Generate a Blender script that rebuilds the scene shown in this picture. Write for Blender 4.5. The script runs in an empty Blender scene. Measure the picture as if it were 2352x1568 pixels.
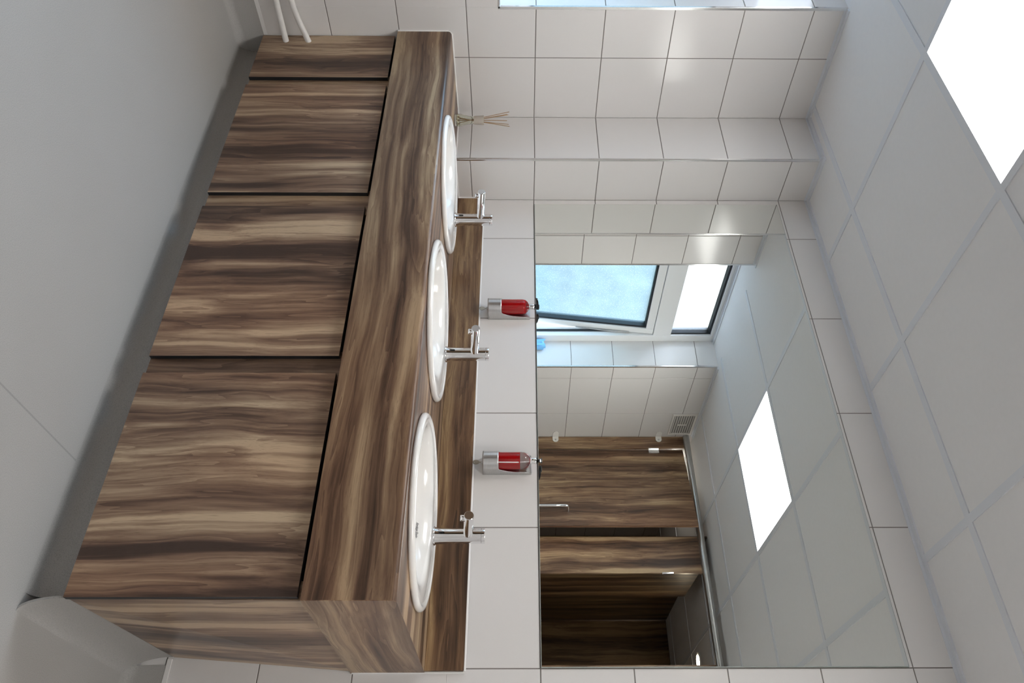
import bpy, bmesh, math, random
from mathutils import Vector, Matrix
random.seed(7)
scn = bpy.context.scene
COL = scn.collection
Z0 = 1.095                      # height of the tile joint under the mirror above the floor

# ------------------------------------------------------------------ camera
C = Vector((2.6220, -2.1079, -0.0567 + Z0))
yaw, pit, rol = 0.6234, 0.0085, 0.0014
F = Vector((-math.sin(yaw)*math.cos(pit), math.cos(yaw)*math.cos(pit), math.sin(pit)))
R_ = Vector((math.cos(yaw), math.sin(yaw), 0)); U_ = R_.cross(F)
cr, sr = math.cos(rol), math.sin(rol)
R_, U_ = cr*R_ + sr*U_, -sr*R_ + cr*U_
cam_d = bpy.data.cameras.new('camera'); cam = bpy.data.objects.new('camera', cam_d); COL.objects.link(cam)
M = Matrix.Identity(4)
for i in range(3):
    M[i][0] = U_[i]; M[i][1] = -R_[i]; M[i][2] = -F[i]; M[i][3] = C[i]   # camera held on its side
cam.matrix_world = M
cam_d.sensor_width = 36; cam_d.lens = 1741.66/2352*36
cam_d.shift_x = (1176 - (2352-1143.63))/2352; cam_d.shift_y = (845.76-784)/2352
cam_d.clip_start = .02
scn.camera = cam

# ------------------------------------------------------------------ view, world
vs = scn.view_settings
vs.view_transform = 'Standard'; vs.look = 'None'; vs.gamma = 1; vs.use_curve_mapping = False
vs.exposure = 1.07
PANEL_E = 7.0
SKY_E = 3.2
scn.cycles.use_denoising = True
scn.cycles.max_bounces = 14; scn.cycles.diffuse_bounces = 6; scn.cycles.glossy_bounces = 8
scn.cycles.transmission_bounces = 12; scn.cycles.transparent_max_bounces = 16
scn.cycles.sample_clamp_indirect = 6.0
scn.cycles.caustics_reflective = True; scn.cycles.caustics_refractive = True
w = bpy.data.worlds.new('sky'); scn.world = w; w.use_nodes = True
nt = w.node_tree; nt.nodes.clear()
wo = nt.nodes.new('ShaderNodeOutputWorld'); bg = nt.nodes.new('ShaderNodeBackground')
tc = nt.nodes.new('ShaderNodeTexCoord'); sp = nt.nodes.new('ShaderNodeSeparateXYZ'); rp = nt.nodes.new('ShaderNodeValToRGB')
nt.links.new(tc.outputs['Generated'], sp.inputs[0]); nt.links.new(sp.outputs['Z'], rp.inputs[0])
e = rp.color_ramp.elements
e[0].position = 0.0; e[0].color = (.10, .12, .12, 1)
e[1].position = .055; e[1].color = (.17, .175, .18, 1)
for pos, c in ((.012, (.14, .18, .19)), (.205, (.22, .232, .245)), (.25, (1.0, 1.05, 1.1)), (.6, (2.5, 3.0, 3.8))):
    n = e.new(pos); n.color = (*c, 1)
bg.inputs['Strength'].default_value = SKY_E
nt.links.new(rp.outputs[0], bg.inputs[0]); nt.links.new(bg.outputs[0], wo.inputs[0])
pl = bpy.data.lights.new('window_portal', 'AREA'); pl.shape = 'RECTANGLE'; pl.size = 1.3; pl.size_y = .95
pl.cycles.is_portal = True
po = bpy.data.objects.new('window_portal', pl); COL.objects.link(po)
po.location = (-.36, -1.1, .45+Z0); po.rotation_euler = (0, -math.pi/2, 0)

# ------------------------------------------------------------------ materials
def new_mat(name):
    m = bpy.data.materials.new(name); m.use_nodes = True
    return m, m.node_tree, m.node_tree.nodes['Principled BSDF']
def pbr(name, col, rough=.5, metal=0, **k):
    m, t, b = new_mat(name)
    b.inputs['Base Color'].default_value = (*col, 1); b.inputs['Roughness'].default_value = rough
    b.inputs['Metallic'].default_value = metal
    for n, v in k.items(): b.inputs[n.replace('_', ' ')].default_value = v
    return m
def vary(m, scale, amount, rough_amt=0.0, stretch=(1, 1, 1)):
    """gentle procedural variation of colour and gloss"""
    t = m.node_tree; b = t.nodes['Principled BSDF']
    tc = t.nodes.new('ShaderNodeTexCoord'); mp = t.nodes.new('ShaderNodeMapping'); mp.inputs['Scale'].default_value = stretch
    n = t.nodes.new('ShaderNodeTexNoise'); n.inputs['Scale'].default_value = scale; n.inputs['Detail'].default_value = 3
    t.links.new(tc.outputs['Object'], mp.inputs[0]); t.links.new(mp.outputs[0], n.inputs['Vector'])
    c = b.inputs['Base Color'].default_value[:3]
    mx = t.nodes.new('ShaderNodeMix'); mx.data_type = 'RGBA'
    mx.inputs['A'].default_value = (*[x*(1-amount) for x in c], 1); mx.inputs['B'].default_value = (*[min(1, x*(1+amount)) for x in c], 1)
    t.links.new(n.outputs['Fac'], mx.inputs['Factor']); t.links.new(mx.outputs['Result'], b.inputs['Base Color'])
    if rough_amt:
        r = b.inputs['Roughness'].default_value
        mr = t.nodes.new('ShaderNodeMapRange'); mr.inputs['To Min'].default_value = max(0, r-rough_amt); mr.inputs['To Max'].default_value = r+rough_amt
        t.links.new(n.outputs['Fac'], mr.inputs['Value']); t.links.new(mr.outputs[0], b.inputs['Roughness'])
    return m

def srgb(r, g, b):
    f = lambda v: (v/255/12.92) if v/255 <= .04045 else ((v/255+.055)/1.055)**2.4
    return (f(r), f(g), f(b))

def wood(name, axis, offs=(0, 0, 0), gain=1.0, rough=.38, warm=0.0):
    """walnut laminate: dark flames and pale streaks running along axis"""
    m, t, b = new_mat(name)
    N = t.nodes.new; L = t.links.new
    tc = N('ShaderNodeTexCoord')
    def mapped(across, along, off=(0, 0, 0)):
        mp = N('ShaderNodeMapping')
        s = [across]*3; s['xyz'.index(axis)] = along
        mp.inputs['Scale'].default_value = s
        mp.inputs['Location'].default_value = [offs[i]+off[i] for i in range(3)]
        return mp
    # slow sideways wander of the grain
    mw = mapped(1.5, 1.3); L(tc.outputs['Object'], mw.inputs[0])
    nw = N('ShaderNodeTexNoise'); nw.inputs['Scale'].default_value = 1.6; nw.inputs['Detail'].default_value = 2; L(mw.outputs[0], nw.inputs['Vector'])
    sub = N('ShaderNodeVectorMath'); sub.operation = 'SUBTRACT'; sub.inputs[1].default_value = (.5, .5, .5); L(nw.outputs['Color'], sub.inputs[0])
    scl = N('ShaderNodeVectorMath'); scl.operation = 'SCALE'; scl.inputs['Scale'].default_value = .06; L(sub.outputs[0], scl.inputs[0])
    add = N('ShaderNodeVectorMath'); add.operation = 'ADD'; L(tc.outputs['Object'], add.inputs[0]); L(scl.outputs[0], add.inputs[1])
    def noise(across, along, detail, rough, off, dist=0):
        mp = mapped(across, along, off); L(add.outputs[0], mp.inputs[0])
        n = N('ShaderNodeTexNoise'); n.inputs['Scale'].default_value = 1; n.inputs['Detail'].default_value = detail
        n.inputs['Roughness'].default_value = rough; n.inputs['Distortion'].default_value = dist
        L(mp.outputs[0], n.inputs['Vector']); return n.outputs['Fac']
    def math_(op, a, bb=None, c=None, clamp=False):
        n = N('ShaderNodeMath'); n.operation = op; n.use_clamp = clamp
        for i, v in enumerate((a, bb, c)):
            if v is None: continue
            if isinstance(v, (int, float)): n.inputs[i].default_value = v
            else: L(v, n.inputs[i])
        return n.outputs[0]
    bands = noise(12, .55, 1, .5, (3, 1, 7))
    flame = noise(27, 1.15, 2, .55, (11, 5, 2), .25)
    strk = noise(75, 1.9, 3, .6, (1, 9, 4), .1)
    fine = noise(420, 7, 2, .6, (8, 2, 6))
    pore = noise(700, 26, 1, .5, (4, 4, 4))
    # one sided sharp edges
    saw = math_('FRACT', math_('MULTIPLY', flame, 4.2))
    v = math_('MULTIPLY_ADD', bands, 1.5, -.225)
    v = math_('ADD', v, math_('MULTIPLY_ADD', flame, 1.15, -.575))
    v = math_('ADD', v, math_('MULTIPLY_ADD', saw, .17, -.085))
    v = math_('ADD', v, math_('MULTIPLY_ADD', strk, .55, -.275))
    v = math_('ADD', v, math_('MULTIPLY_ADD', fine, .20, -.10), clamp=True)
    rp = N('ShaderNodeValToRGB'); el = rp.color_ramp.elements
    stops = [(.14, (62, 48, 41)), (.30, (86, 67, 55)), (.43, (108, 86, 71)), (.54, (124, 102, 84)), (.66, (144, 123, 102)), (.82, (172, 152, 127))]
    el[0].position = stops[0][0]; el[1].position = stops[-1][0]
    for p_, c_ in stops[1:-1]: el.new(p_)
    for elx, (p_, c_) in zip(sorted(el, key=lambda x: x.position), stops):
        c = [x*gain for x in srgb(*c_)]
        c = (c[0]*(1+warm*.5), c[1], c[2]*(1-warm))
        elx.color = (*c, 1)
    L(v, rp.inputs[0])
    # reddish tint patches
    red = noise(5, .8, 1, .5, (21, 13, 17))
    mx = N('ShaderNodeMix'); mx.data_type = 'RGBA'; mx.blend_type = 'MULTIPLY'; mx.inputs['B'].default_value = (1.06, .96, .90, 1)
    L(math_('MULTIPLY_ADD', red, 4, -1.7, True), mx.inputs['Factor'])
    L(rp.outputs[0], mx.inputs['A'])
    dk = N('ShaderNodeMix'); dk.data_type = 'RGBA'; dk.blend_type = 'MULTIPLY'; dk.inputs['B'].default_value = (.80, .78, .76, 1)
    L(math_('MULTIPLY_ADD', pore, 9, -5.3, True), dk.inputs['Factor']); L(mx.outputs['Result'], dk.inputs['A'])
    L(dk.outputs['Result'], b.inputs['Base Color'])
    b.inputs['Roughness'].default_value = rough
    b.inputs['Specular IOR Level'].default_value = .45
    return m

MT = {}
MT['tile'] = vary(pbr('glazed_tile', (.755, .735, .72), .16), 3, .012, .04)
MT['grout'] = pbr('grout', (.19, .17, .155), .8)
MT['reveal'] = MT['tile']
MT['ceil'] = vary(pbr('ceiling_board', (.80, .795, .795), .75), 60, .02)
MT['tee'] = pbr('tee_bar_white', (.72, .745, .785), .45)
MT['chrome'] = pbr('chrome', (.86, .86, .87), .06, 1)
MT['polished'] = pbr('polished_trim', (.80, .80, .80), .16, 1)
MT['steel'] = vary(pbr('brushed_steel', (.62, .62, .62), .34, 1), 40, .12, .06, (1, 1, 12))
MT['ceramic'] = pbr('white_ceramic', (.88, .86, .83), .11, Coat_Weight=.0)
MT['black_edge'] = pbr('black_panel_edge', (.012, .014, .017), .45)
MT['black'] = pbr('black_plastic', (.008, .008, .009), .18)
MT['white_paint'] = vary(pbr('white_painted_metal', (.78, .765, .74), .4), 70, .07)
MT['upvc'] = pbr('white_window_frame', (.82, .83, .83), .3)
MT['gasket'] = pbr('black_gasket', (.010, .013, .018), .5)
MT['plastic'] = pbr('white_plastic', (.86, .84, .80), .4)
MT['alu'] = pbr('satin_aluminium', (.62, .63, .62), .3, 1)
MT['sealant'] = pbr('white_sealant', (.84, .825, .81), .35)
MT['sealant_grey'] = pbr('grey_cap_strip', (.70, .69, .70), .4)
MT['brown_cap'] = pbr('satin_end_disc', (.66, .66, .66), .16, 1)
MT['sens'] = pbr('sensor_window', (.004, .004, .004), .1)
MT['reed'] = vary(pbr('reed_stick', (.38, .24, .12), .6), 200, .3)
MT['ink'] = pbr('dark_ink', (.13, .13, .14), .5)
MT['blue'] = pbr('blue_paper', (.22, .52, .85), .7)
MT['key'] = pbr('key_metal', (.50, .47, .40), .3, 1)
MT['wire'] = pbr('dip_tube', (.88, .84, .86), .25)

def glass(name, tint=(1, 1, 1), rough=0.0, ior=1.45):
    m, t, b = new_mat(name)
    b.inputs['Base Color'].default_value = (*tint, 1); b.inputs['Roughness'].default_value = rough
    b.inputs['Transmission Weight'].default_value = 1; b.inputs['IOR'].default_value = ior
    return m
MT['glass'] = glass('clear_glass', (.97, .98, .96))
MT['diff_glass'] = glass('greenish_glass', (.93, .94, .87))
MT['oil'] = glass('pale_oil', (.97, .93, .80), 0, 1.4)
def soap_mat():
    m, t, b = new_mat('red_soap')
    b.inputs['Base Color'].default_value = (.85, .008, .016, 1); b.inputs['Roughness'].default_value = .08
    b.inputs['Transmission Weight'].default_value = .35; b.inputs['IOR'].default_value = 1.36
    return m
MT['soap'] = soap_mat()
def mirror_mat():
    m, t, b = new_mat('mirror_silver')
    b.inputs['Base Color'].default_value = (.905, .925, .895, 1); b.inputs['Metallic'].default_value = 1; b.inputs['Roughness'].default_value = 0.0
    return m
MT['mirror'] = mirror_mat()
MT['mirror_edge'] = pbr('mirror_edge', (.55, .62, .60), .08, .6)

def pane(name, tint, trans, dots=False):
    """obscured window glass: part clear, part scattering"""
    m, t, b = new_mat(name); t.nodes.remove(b)
    N = t.nodes.new; L = t.links.new
    out = t.nodes['Material Output']
    tr = N('ShaderNodeBsdfTransparent'); tl = N('ShaderNodeBsdfTranslucent'); mx = N('ShaderNodeMixShader')
    gl = N('ShaderNodeBsdfGlossy'); gl.inputs['Roughness'].default_value = .12; mg = N('ShaderNodeMixShader'); mg.inputs[0].default_value = .05
    tl.inputs[0].default_value = (*[c*.45 for c in tint], 1)
    tc = N('ShaderNodeTexCoord'); n = N('ShaderNodeTexNoise'); n.inputs['Scale'].default_value = 9; n.inputs['Detail'].default_value = 6
    L(tc.outputs['Object'], n.inputs['Vector'])
    rp = N('ShaderNodeMix'); rp.data_type = 'RGBA'; rp.inputs['A'].default_value = (*[c*.82 for c in tint], 1); rp.inputs['B'].default_value = (*[min(1, c*1.12) for c in tint], 1)
    L(n.outputs['Fac'], rp.inputs['Factor'])
    if dots:
        vo = N('ShaderNodeTexVoronoi'); vo.inputs['Scale'].default_value = 150; L(tc.outputs['Object'], vo.inputs['Vector'])
        mr = N('ShaderNodeMapRange'); mr.inputs['From Min'].default_value = .20; mr.inputs['From Max'].default_value = .34; mr.inputs['To Min'].default_value = 1; mr.inputs['To Max'].default_value = 0
        L(vo.outputs['Distance'], mr.inputs['Value'])
        sel = N('ShaderNodeSeparateColor'); L(vo.outputs['Color'], sel.inputs[0])
        gt = N('ShaderNodeMath'); gt.operation = 'GREATER_THAN'; gt.inputs[1].default_value = .62; L(sel.outputs[0], gt.inputs[0])
        ml = N('ShaderNodeMath'); ml.operation = 'MULTIPLY'; L(mr.outputs[0], ml.inputs[0]); L(gt.outputs[0], ml.inputs[1])
        md = N('ShaderNodeMix'); md.data_type = 'RGBA'; md.inputs['B'].default_value = (1, 1, .97, 1)
        L(ml.outputs[0], md.inputs['Factor']); L(rp.outputs['Result'], md.inputs['A'])
        L(md.outputs['Result'], tr.inputs[0])
    else:
        L(rp.outputs['Result'], tr.inputs[0])
    mx.inputs[0].default_value = 1-trans
    L(tr.outputs[0], mx.inputs[1]); L(tl.outputs[0], mx.inputs[2]); L(mx.outputs[0], mg.inputs[1]); L(gl.outputs[0], mg.inputs[2]); L(mg.outputs[0], out.inputs[0])
    return m
MT['pane_low'] = pane('obscured_pane', (.66, .78, .83), .85, True)
MT['pane_top'] = pane('frosted_pane', (.96, .98, 1), .75)

def emit(name, col, s):
    m, t, b = new_mat(name)
    b.inputs['Base Color'].default_value = (.9, .9, .9, 1)
    b.inputs['Emission Color'].default_value = (*col, 1); b.inputs['Emission Strength'].default_value = s
    return m
MT['panel'] = emit('led_diffuser', (1, .985, .965), PANEL_E)
MT['downlight'] = emit('warm_lamp', (1, .84, .62), 60)

def vinyl(name, base):
    m, t, b = new_mat(name)
    N = t.nodes.new; L = t.links.new
    tc = N('ShaderNodeTexCoord')
    n1 = N('ShaderNodeTexNoise'); n1.inputs['Scale'].default_value = 650; n1.inputs['Detail'].default_value = 2; L(tc.outputs['Object'], n1.inputs['Vector'])
    n2 = N('ShaderNodeTexNoise'); n2.inputs['Scale'].default_value = 2.2; n2.inputs['Detail'].default_value = 3; L(tc.outputs['Object'], n2.inputs['Vector'])
    r1 = N('ShaderNodeValToRGB'); el = r1.color_ramp.elements
    el[0].position = .33; el[0].color = (*[c*.80 for c in base], 1); el[1].position = .62; el[1].color = (*[c*1.1 for c in base], 1)
    nn = el.new(.45); nn.color = (*base, 1)
    L(n1.outputs['Fac'], r1.inputs[0])
    m2 = N('ShaderNodeMix'); m2.data_type = 'RGBA'; m2.blend_type = 'MULTIPLY'; m2.inputs['B'].default_value = (.90, .89, .87, 1)
    L(n2.outputs['Fac'], m2.inputs['Factor']); L(r1.outputs[0], m2.inputs['A'])
    # crumbs of dirt
    vo = N('ShaderNodeTexVoronoi'); vo.inputs['Scale'].default_value = 5.5; L(tc.outputs['Object'], vo.inputs['Vector'])
    lt = N('ShaderNodeMath'); lt.operation = 'LESS_THAN'; lt.inputs[1].default_value = .012; L(vo.outputs['Distance'], lt.inputs[0])
    m3 = N('ShaderNodeMix'); m3.data_type = 'RGBA'; m3.inputs['B'].default_value = (.06, .05, .03, 1)
    L(lt.outputs[0], m3.inputs['Factor']); L(m2.outputs['Result'], m3.inputs['A'])
    # welded joint line along y at x = 1.757
    sx = N('ShaderNodeSeparateXYZ'); L(tc.outputs['Object'], sx.inputs[0])
    a = N('ShaderNodeMath'); a.operation = 'SUBTRACT'; a.inputs[1].default_value = 1.757; L(sx.outputs['X'], a.inputs[0])
    ab = N('ShaderNodeMath'); ab.operation = 'ABSOLUTE'; L(a.outputs[0], ab.inputs[0])
    l2 = N('ShaderNodeMath'); l2.operation = 'LESS_THAN'; l2.inputs[1].default_value = .0022; L(ab.outputs[0], l2.inputs[0])
    m4 = N('ShaderNodeMix'); m4.data_type = 'RGBA'; m4.blend_type = 'MULTIPLY'; m4.inputs['B'].default_value = (.78, .78, .78, 1)
    L(l2.outputs[0], m4.inputs['Factor']); L(m3.outputs['Result'], m4.inputs['A'])
    L(m4.outputs['Result'], b.inputs['Base Color'])
    b.inputs['Roughness'].default_value = .5
    bp = N('ShaderNodeBump'); bp.inputs['Strength'].default_value = .08; bp.inputs['Distance'].default_value = .001
    L(n1.outputs['Fac'], bp.inputs['Height']); L(bp.outputs[0], b.inputs['Normal'])
    return m
MT['vinyl'] = vinyl('grey_vinyl', (.425, .415, .40))

# ------------------------------------------------------------------ mesh helpers
def link(name, bm, mats, parent=None, smooth=False, bevel=0, subsurf=0):
    me = bpy.data.meshes.new(name)
    bmesh.ops.recalc_face_normals(bm, faces=bm.faces) if smooth != 'keep' else None
    bm.to_mesh(me); bm.free()
    if not isinstance(mats, (list, tuple)): mats = [mats]
    for m in mats: me.materials.append(m)
    o = bpy.data.objects.new(name, me); COL.objects.link(o)
    if parent is not None:
        o.parent = parent
        o.matrix_parent_inverse = Matrix.Identity(4)
        T = Matrix.Translation(-Vector(parent_origin(parent)))
        me.transform(T)
    if smooth:
        for p in me.polygons: p.use_smooth = True
        try: me.set_sharp_from_angle(angle=math.radians(38))
        except Exception: pass
    if bevel:
        md = o.modifiers.new('bevel', 'BEVEL'); md.width = bevel; md.segments = 2; md.limit_method = 'ANGLE'; md.angle_limit = math.radians(40)
    if subsurf:
        md = o.modifiers.new('sub', 'SUBSURF'); md.levels = subsurf; md.render_levels = subsurf
    return o
def parent_origin(p):
    v = Vector((0, 0, 0))
    while p is not None:
        v += p.location; p = p.parent
    return v
def root(name, loc, label, cat, group=None):
    o = bpy.data.objects.new(name, None); COL.objects.link(o); o.location = loc; o.empty_display_size = .05
    o['label'] = label; o['category'] = cat
    if group: o['group'] = group
    return o
def tag(o, label, cat, group=None):
    o['label'] = label; o['category'] = cat
    if group: o['group'] = group
    return o
def struct(o): o['kind'] = 'structure'; return o

def box(bm, x0, x1, y0, y1, z0, z1, mi=0):
    x0, x1 = sorted((x0, x1)); y0, y1 = sorted((y0, y1)); z0, z1 = sorted((z0, z1))
    v = [bm.verts.new(p) for p in ((x0, y0, z0), (x1, y0, z0), (x1, y1, z0), (x0, y1, z0), (x0, y0, z1), (x1, y0, z1), (x1, y1, z1), (x0, y1, z1))]
    for f in ((0, 3, 2, 1), (4, 5, 6, 7), (0, 1, 5, 4), (1, 2, 6, 5), (2, 3, 7, 6), (3, 0, 4, 7)):
        bm.faces.new([v[i] for i in f]).material_index = mi
    return v
def bxo(name, dims, mat, parent=None, bevel=0):
    bm = bmesh.new(); box(bm, *dims); return link(name, bm, mat, parent, bevel=bevel)
def hexa(bm, pts, mi=0):
    v = [bm.verts.new(p) for p in pts]
    for f in ((0, 3, 2, 1), (4, 5, 6, 7), (0, 1, 5, 4), (1, 2, 6, 5), (2, 3, 7, 6), (3, 0, 4, 7)):
        bm.faces.new([v[i] for i in f]).material_index = mi
def frame_of(d):
    d = Vector(d).normalized(); a = Vector((0, 0, 1)) if abs(d.z) < .9 else Vector((1, 0, 0))
    u = d.cross(a).normalized(); return u, d.cross(u).normalized(), d
def revolve(bm, base, axis, prof, seg=40, cap0=True, cap1=True, mi=0):
    """prof = [(radius, distance along axis)]"""
    u, v, d = frame_of(axis); base = Vector(base); rings = []
    for r, h in prof:
        rings.append([bm.verts.new(base + d*h + (u*math.cos(2*math.pi*k/seg)+v*math.sin(2*math.pi*k/seg))*r) for k in range(seg)])
    for a, b in zip(rings, rings[1:]):
        for k in range(seg):
            bm.faces.new((a[k], a[(k+1) % seg], b[(k+1) % seg], b[k])).material_index = mi
    if cap0: bm.faces.new(rings[0][::-1]).material_index = mi
    if cap1: bm.faces.new(rings[-1]).material_index = mi
def tube(bm, pts, r, seg=16, mi=0):
    pts = [Vector(p) for p in pts]; rings = []
    u, v, d = frame_of(pts[1]-pts[0])
    for i, p in enumerate(pts):
        t = (pts[min(i+1, len(pts)-1)]-pts[max(i-1, 0)]).normalized()
        u = (u - t*u.dot(t)).normalized(); v = t.cross(u)
        rr = r[i] if isinstance(r, (list, tuple)) else r
        rings.append([bm.verts.new(p + (u*math.cos(2*math.pi*k/seg)+v*math.sin(2*math.pi*k/seg))*rr) for k in range(seg)])
    for a, b in zip(rings, rings[1:]):
        for k in range(seg): bm.faces.new((a[k], a[(k+1) % seg], b[(k+1) % seg], b[k])).material_index = mi
    bm.faces.new(rings[0][::-1]).material_index = mi; bm.faces.new(rings[-1]).material_index = mi
def extrude_poly(bm, pts2, to3, a, b, mi=0):
    """closed polygon pts2 mapped by to3(p, t) for t=a and t=b"""
    A = [bm.verts.new(to3(p, a)) for p in pts2]; B = [bm.verts.new(to3(p, b)) for p in pts2]
    n = len(pts2)
    for k in range(n): bm.faces.new((A[k], A[(k+1) % n], B[(k+1) % n], B[k])).material_index = mi
    bm.faces.new(A[::-1]).material_index = mi; bm.faces.new(B).material_index = mi

# ------------------------------------------------------------------ dimensions (heights relative to the mirror's bottom joint)
H = .2496; TW = .4025; A_ = .2612; B_ = .2047
ZC = 1.1143; ZFL = -1.095; ZSK = -.9957
ROOM_X = 3.4; CUB_Y = -2.337; BACK_Y = -4.0
WIN0, WIN1, SILL, WX = -.667, -1.531, -.129, -.189
def Z(z): return z+Z0

# ------------------------------------------------------------------ tiled walls
def tiled(bm, o, ua, na, us, zs, gap=.0028, th=.0035, ch=.0009):
    """tiles on the plane through o, u axis ua, facing na; us/zs joint positions"""
    o, ua, na = Vector(o), Vector(ua), Vector(na); g = gap/2
    P = lambda u, z, n: o + ua*u + Vector((0, 0, Z(z))) + na*n
    for u0, u1 in zip(us, us[1:]):
        for z0, z1 in zip(zs, zs[1:]):
            a0 = u0+g if u0 != us[0] else u0; a1 = u1-g if u1 != us[-1] else u1
            b0 = z0+g if z0 != zs[0] else z0; b1 = z1-g if z1 != zs[-1] else z1
            back = [bm.verts.new(P(u, z, -th)) for u, z in ((a0, b0), (a1, b0), (a1, b1), (a0, b1))]
            mid = [bm.verts.new(P(u, z, -ch)) for u, z in ((a0, b0), (a1, b0), (a1, b1), (a0, b1))]
            c = ch
            top = [bm.verts.new(P(u, z, 0)) for u, z in ((a0+c, b0+c), (a1-c, b0+c), (a1-c, b1-c), (a0+c, b1-c))]
            for r0, r1 in ((back, mid), (mid, top)):
                for k in range(4): bm.faces.new((r0[k], r0[(k+1) % 4], r1[(k+1) % 4], r1[k]))
            bm.faces.new(top)
    f = bm.faces.new([bm.verts.new(P(u, z, -.0016)) for u, z in ((us[0], zs[0]), (us[-1], zs[0]), (us[-1], zs[-1]), (us[0], zs[-1]))])
    f.material_index = 1
def wall_obj(name, specs, solid):
    bm = bmesh.new()
    for s in specs: tiled(bm, *s)
    for b in solid: box(bm, *b, mi=0)
    o = link(name, bm, [MT['tile'], MT['grout']], smooth='keep' if False else False)
    return struct(o)
rows = [k*H for k in range(-4, 5)]; rows = [ZFL] + rows + [ZC+.004]
rows_up = [ZC+.004 if i == 99 else z for i, z in enumerate(rows)]
xs = [A_] + [.4813+TW*k for k in range(8)]; xs = [x for x in xs if x < ROOM_X] + [ROOM_X]
TOP = Z(ZC)+.06; BOT = -.05
xs_low = [x if abs(x-2.0913) > .01 else 2.055 for x in xs]
wall_obj('wall_back', [((0, 0, 0), (1, 0, 0), (0, -1, 0), xs, [z for z in rows if z > -.3]), ((0, 0, 0), (1, 0, 0), (0, -1, 0), xs_low, [z for z in rows if z < -.2])], [(-.1, ROOM_X+.1, .006, .1, BOT, TOP)])
# boxed corner (pipe casing) in front of the left end of the mirror wall
wall_obj('wall_casing', [((0, -B_, 0), (1, 0, 0), (0, -1, 0), [0, A_-.004], rows),
                         ((A_, 0, 0), (0, -1, 0), (1, 0, 0), [0, B_-.004], rows)],
         [(.004, A_-.005, -B_+.005, -.004, 0, Z(ZC))])
# left wall with the window opening
ya = [B_, .468, -WIN0-.002]                     # u = -y
yb = [-WIN1+.002, 1.6555, 2.0515, -CUB_Y+.2, 2.85, 3.25, 3.65, -BACK_Y]
yw = [-WIN0-.002, .8715, 1.263, -WIN1+.002]
zs_low = [z for z in rows if z < SILL] + [SILL-.001]
wl_specs = [((0, 0, 0), (0, -1, 0), (1, 0, 0), ya, rows), ((0, 0, 0), (0, -1, 0), (1, 0, 0), yb, rows),
            ((0, 0, 0), (0, -1, 0), (1, 0, 0), yw, zs_low)]
zr = [SILL] + [z for z in rows if z > SILL]
wl_specs += [((0, WIN0, 0), (-1, 0, 0), (0, -1, 0), [.004, -WX+.06], zr), ((0, WIN1, 0), (-1, 0, 0), (0, 1, 0), [.004, -WX+.06], zr)]
wall_obj('wall_left', wl_specs, [(-.26, -.005, WIN0+.005, .1, BOT, TOP), (-.26, -.005, BACK_Y-.1, WIN1-.005, BOT, TOP),
                                 (-.26, -.005, WIN1-.005, WIN0+.005, BOT, Z(SILL)-.005)])
bm = bmesh.new()                                 # tiled sill
P = [(-.25, SILL), (-.004, SILL)]
box(bm, -.25, -.004, WIN1, WIN0, Z(SILL)-.005, Z(SILL))
struct(link('trim_1', bm, MT['tile'], bevel=.0008))
wr = [z for z in rows]
wall_obj('wall_right', [((ROOM_X, 0, 0), (0, -1, 0), (-1, 0, 0), [0, .4, .8, 1.2, 1.6, 2.0, 2.42], rows)], [(ROOM_X+.005, ROOM_X+.1, -2.6, .1, BOT, TOP)])
wall_obj('wall_front', [((1.60, -2.42, 0), (1, 0, 0), (0, 1, 0), [0, .4, .8, 1.2, 1.6, 1.8], rows)], [(1.60, ROOM_X+.1, -2.52, -2.426, BOT, TOP)])
struct(bxo('wall_cubicle_end', (1.60, 1.7, BACK_Y-.1, -2.53, BOT, TOP), MT['tile']))
struct(bxo('wall_cubicle_back', (-.1, 1.7, BACK_Y-.1, BACK_Y-.02, BOT, TOP), MT['tile']))
# floor
struct(bxo('floor', (-.26, ROOM_X+.1, BACK_Y-.1, .1, -.06, 0), MT['vinyl']))
# chrome corner and opening trims
def trim(name, pts, r, mat, parent=None):
    bm = bmesh.new(); tube(bm, pts, r, 10); return link(name, bm, mat, parent, smooth=True)
tn = [1]
def tr(pts_or_box, mat, bev=.0):
    tn[0] += 1
    bm = bmesh.new()
    for b in pts_or_box: box(bm, *b)
    return struct(link('trim_%d' % tn[0], bm, mat, bevel=bev))
zb_ct = -.3078
tr([(A_-.0085, A_+.0008, -B_-.0008, -B_+.0085, Z(zb_ct)+.002, Z(ZC)+.003)], MT['polished'], .0022)
e_ = .0012
tr([(-.008, e_+.0005, WIN0-.001, WIN0+.0095, Z(SILL)-.006, Z(ZC)-.002), (-.008, e_+.0005, WIN1-.0095, WIN1+.001, Z(SILL)-.006, Z(ZC)-.002),
    (-.006, e_+.0005, WIN1-.007, WIN0+.007, Z(SILL)-.006, Z(SILL)+.001)], MT['polished'], .001)

# ------------------------------------------------------------------ ceiling
gx, gy, gs = .6069, -.2715, .5925; gc, gr_ = math.cos(-.0071), math.sin(-.0071)
def G(i, j): return Vector((gx+gs*(i*gc+j*gr_), gy+gs*(i*gr_-j*gc), 0))
bm = bmesh.new()
ct = Z(ZC)+.0035
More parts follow.
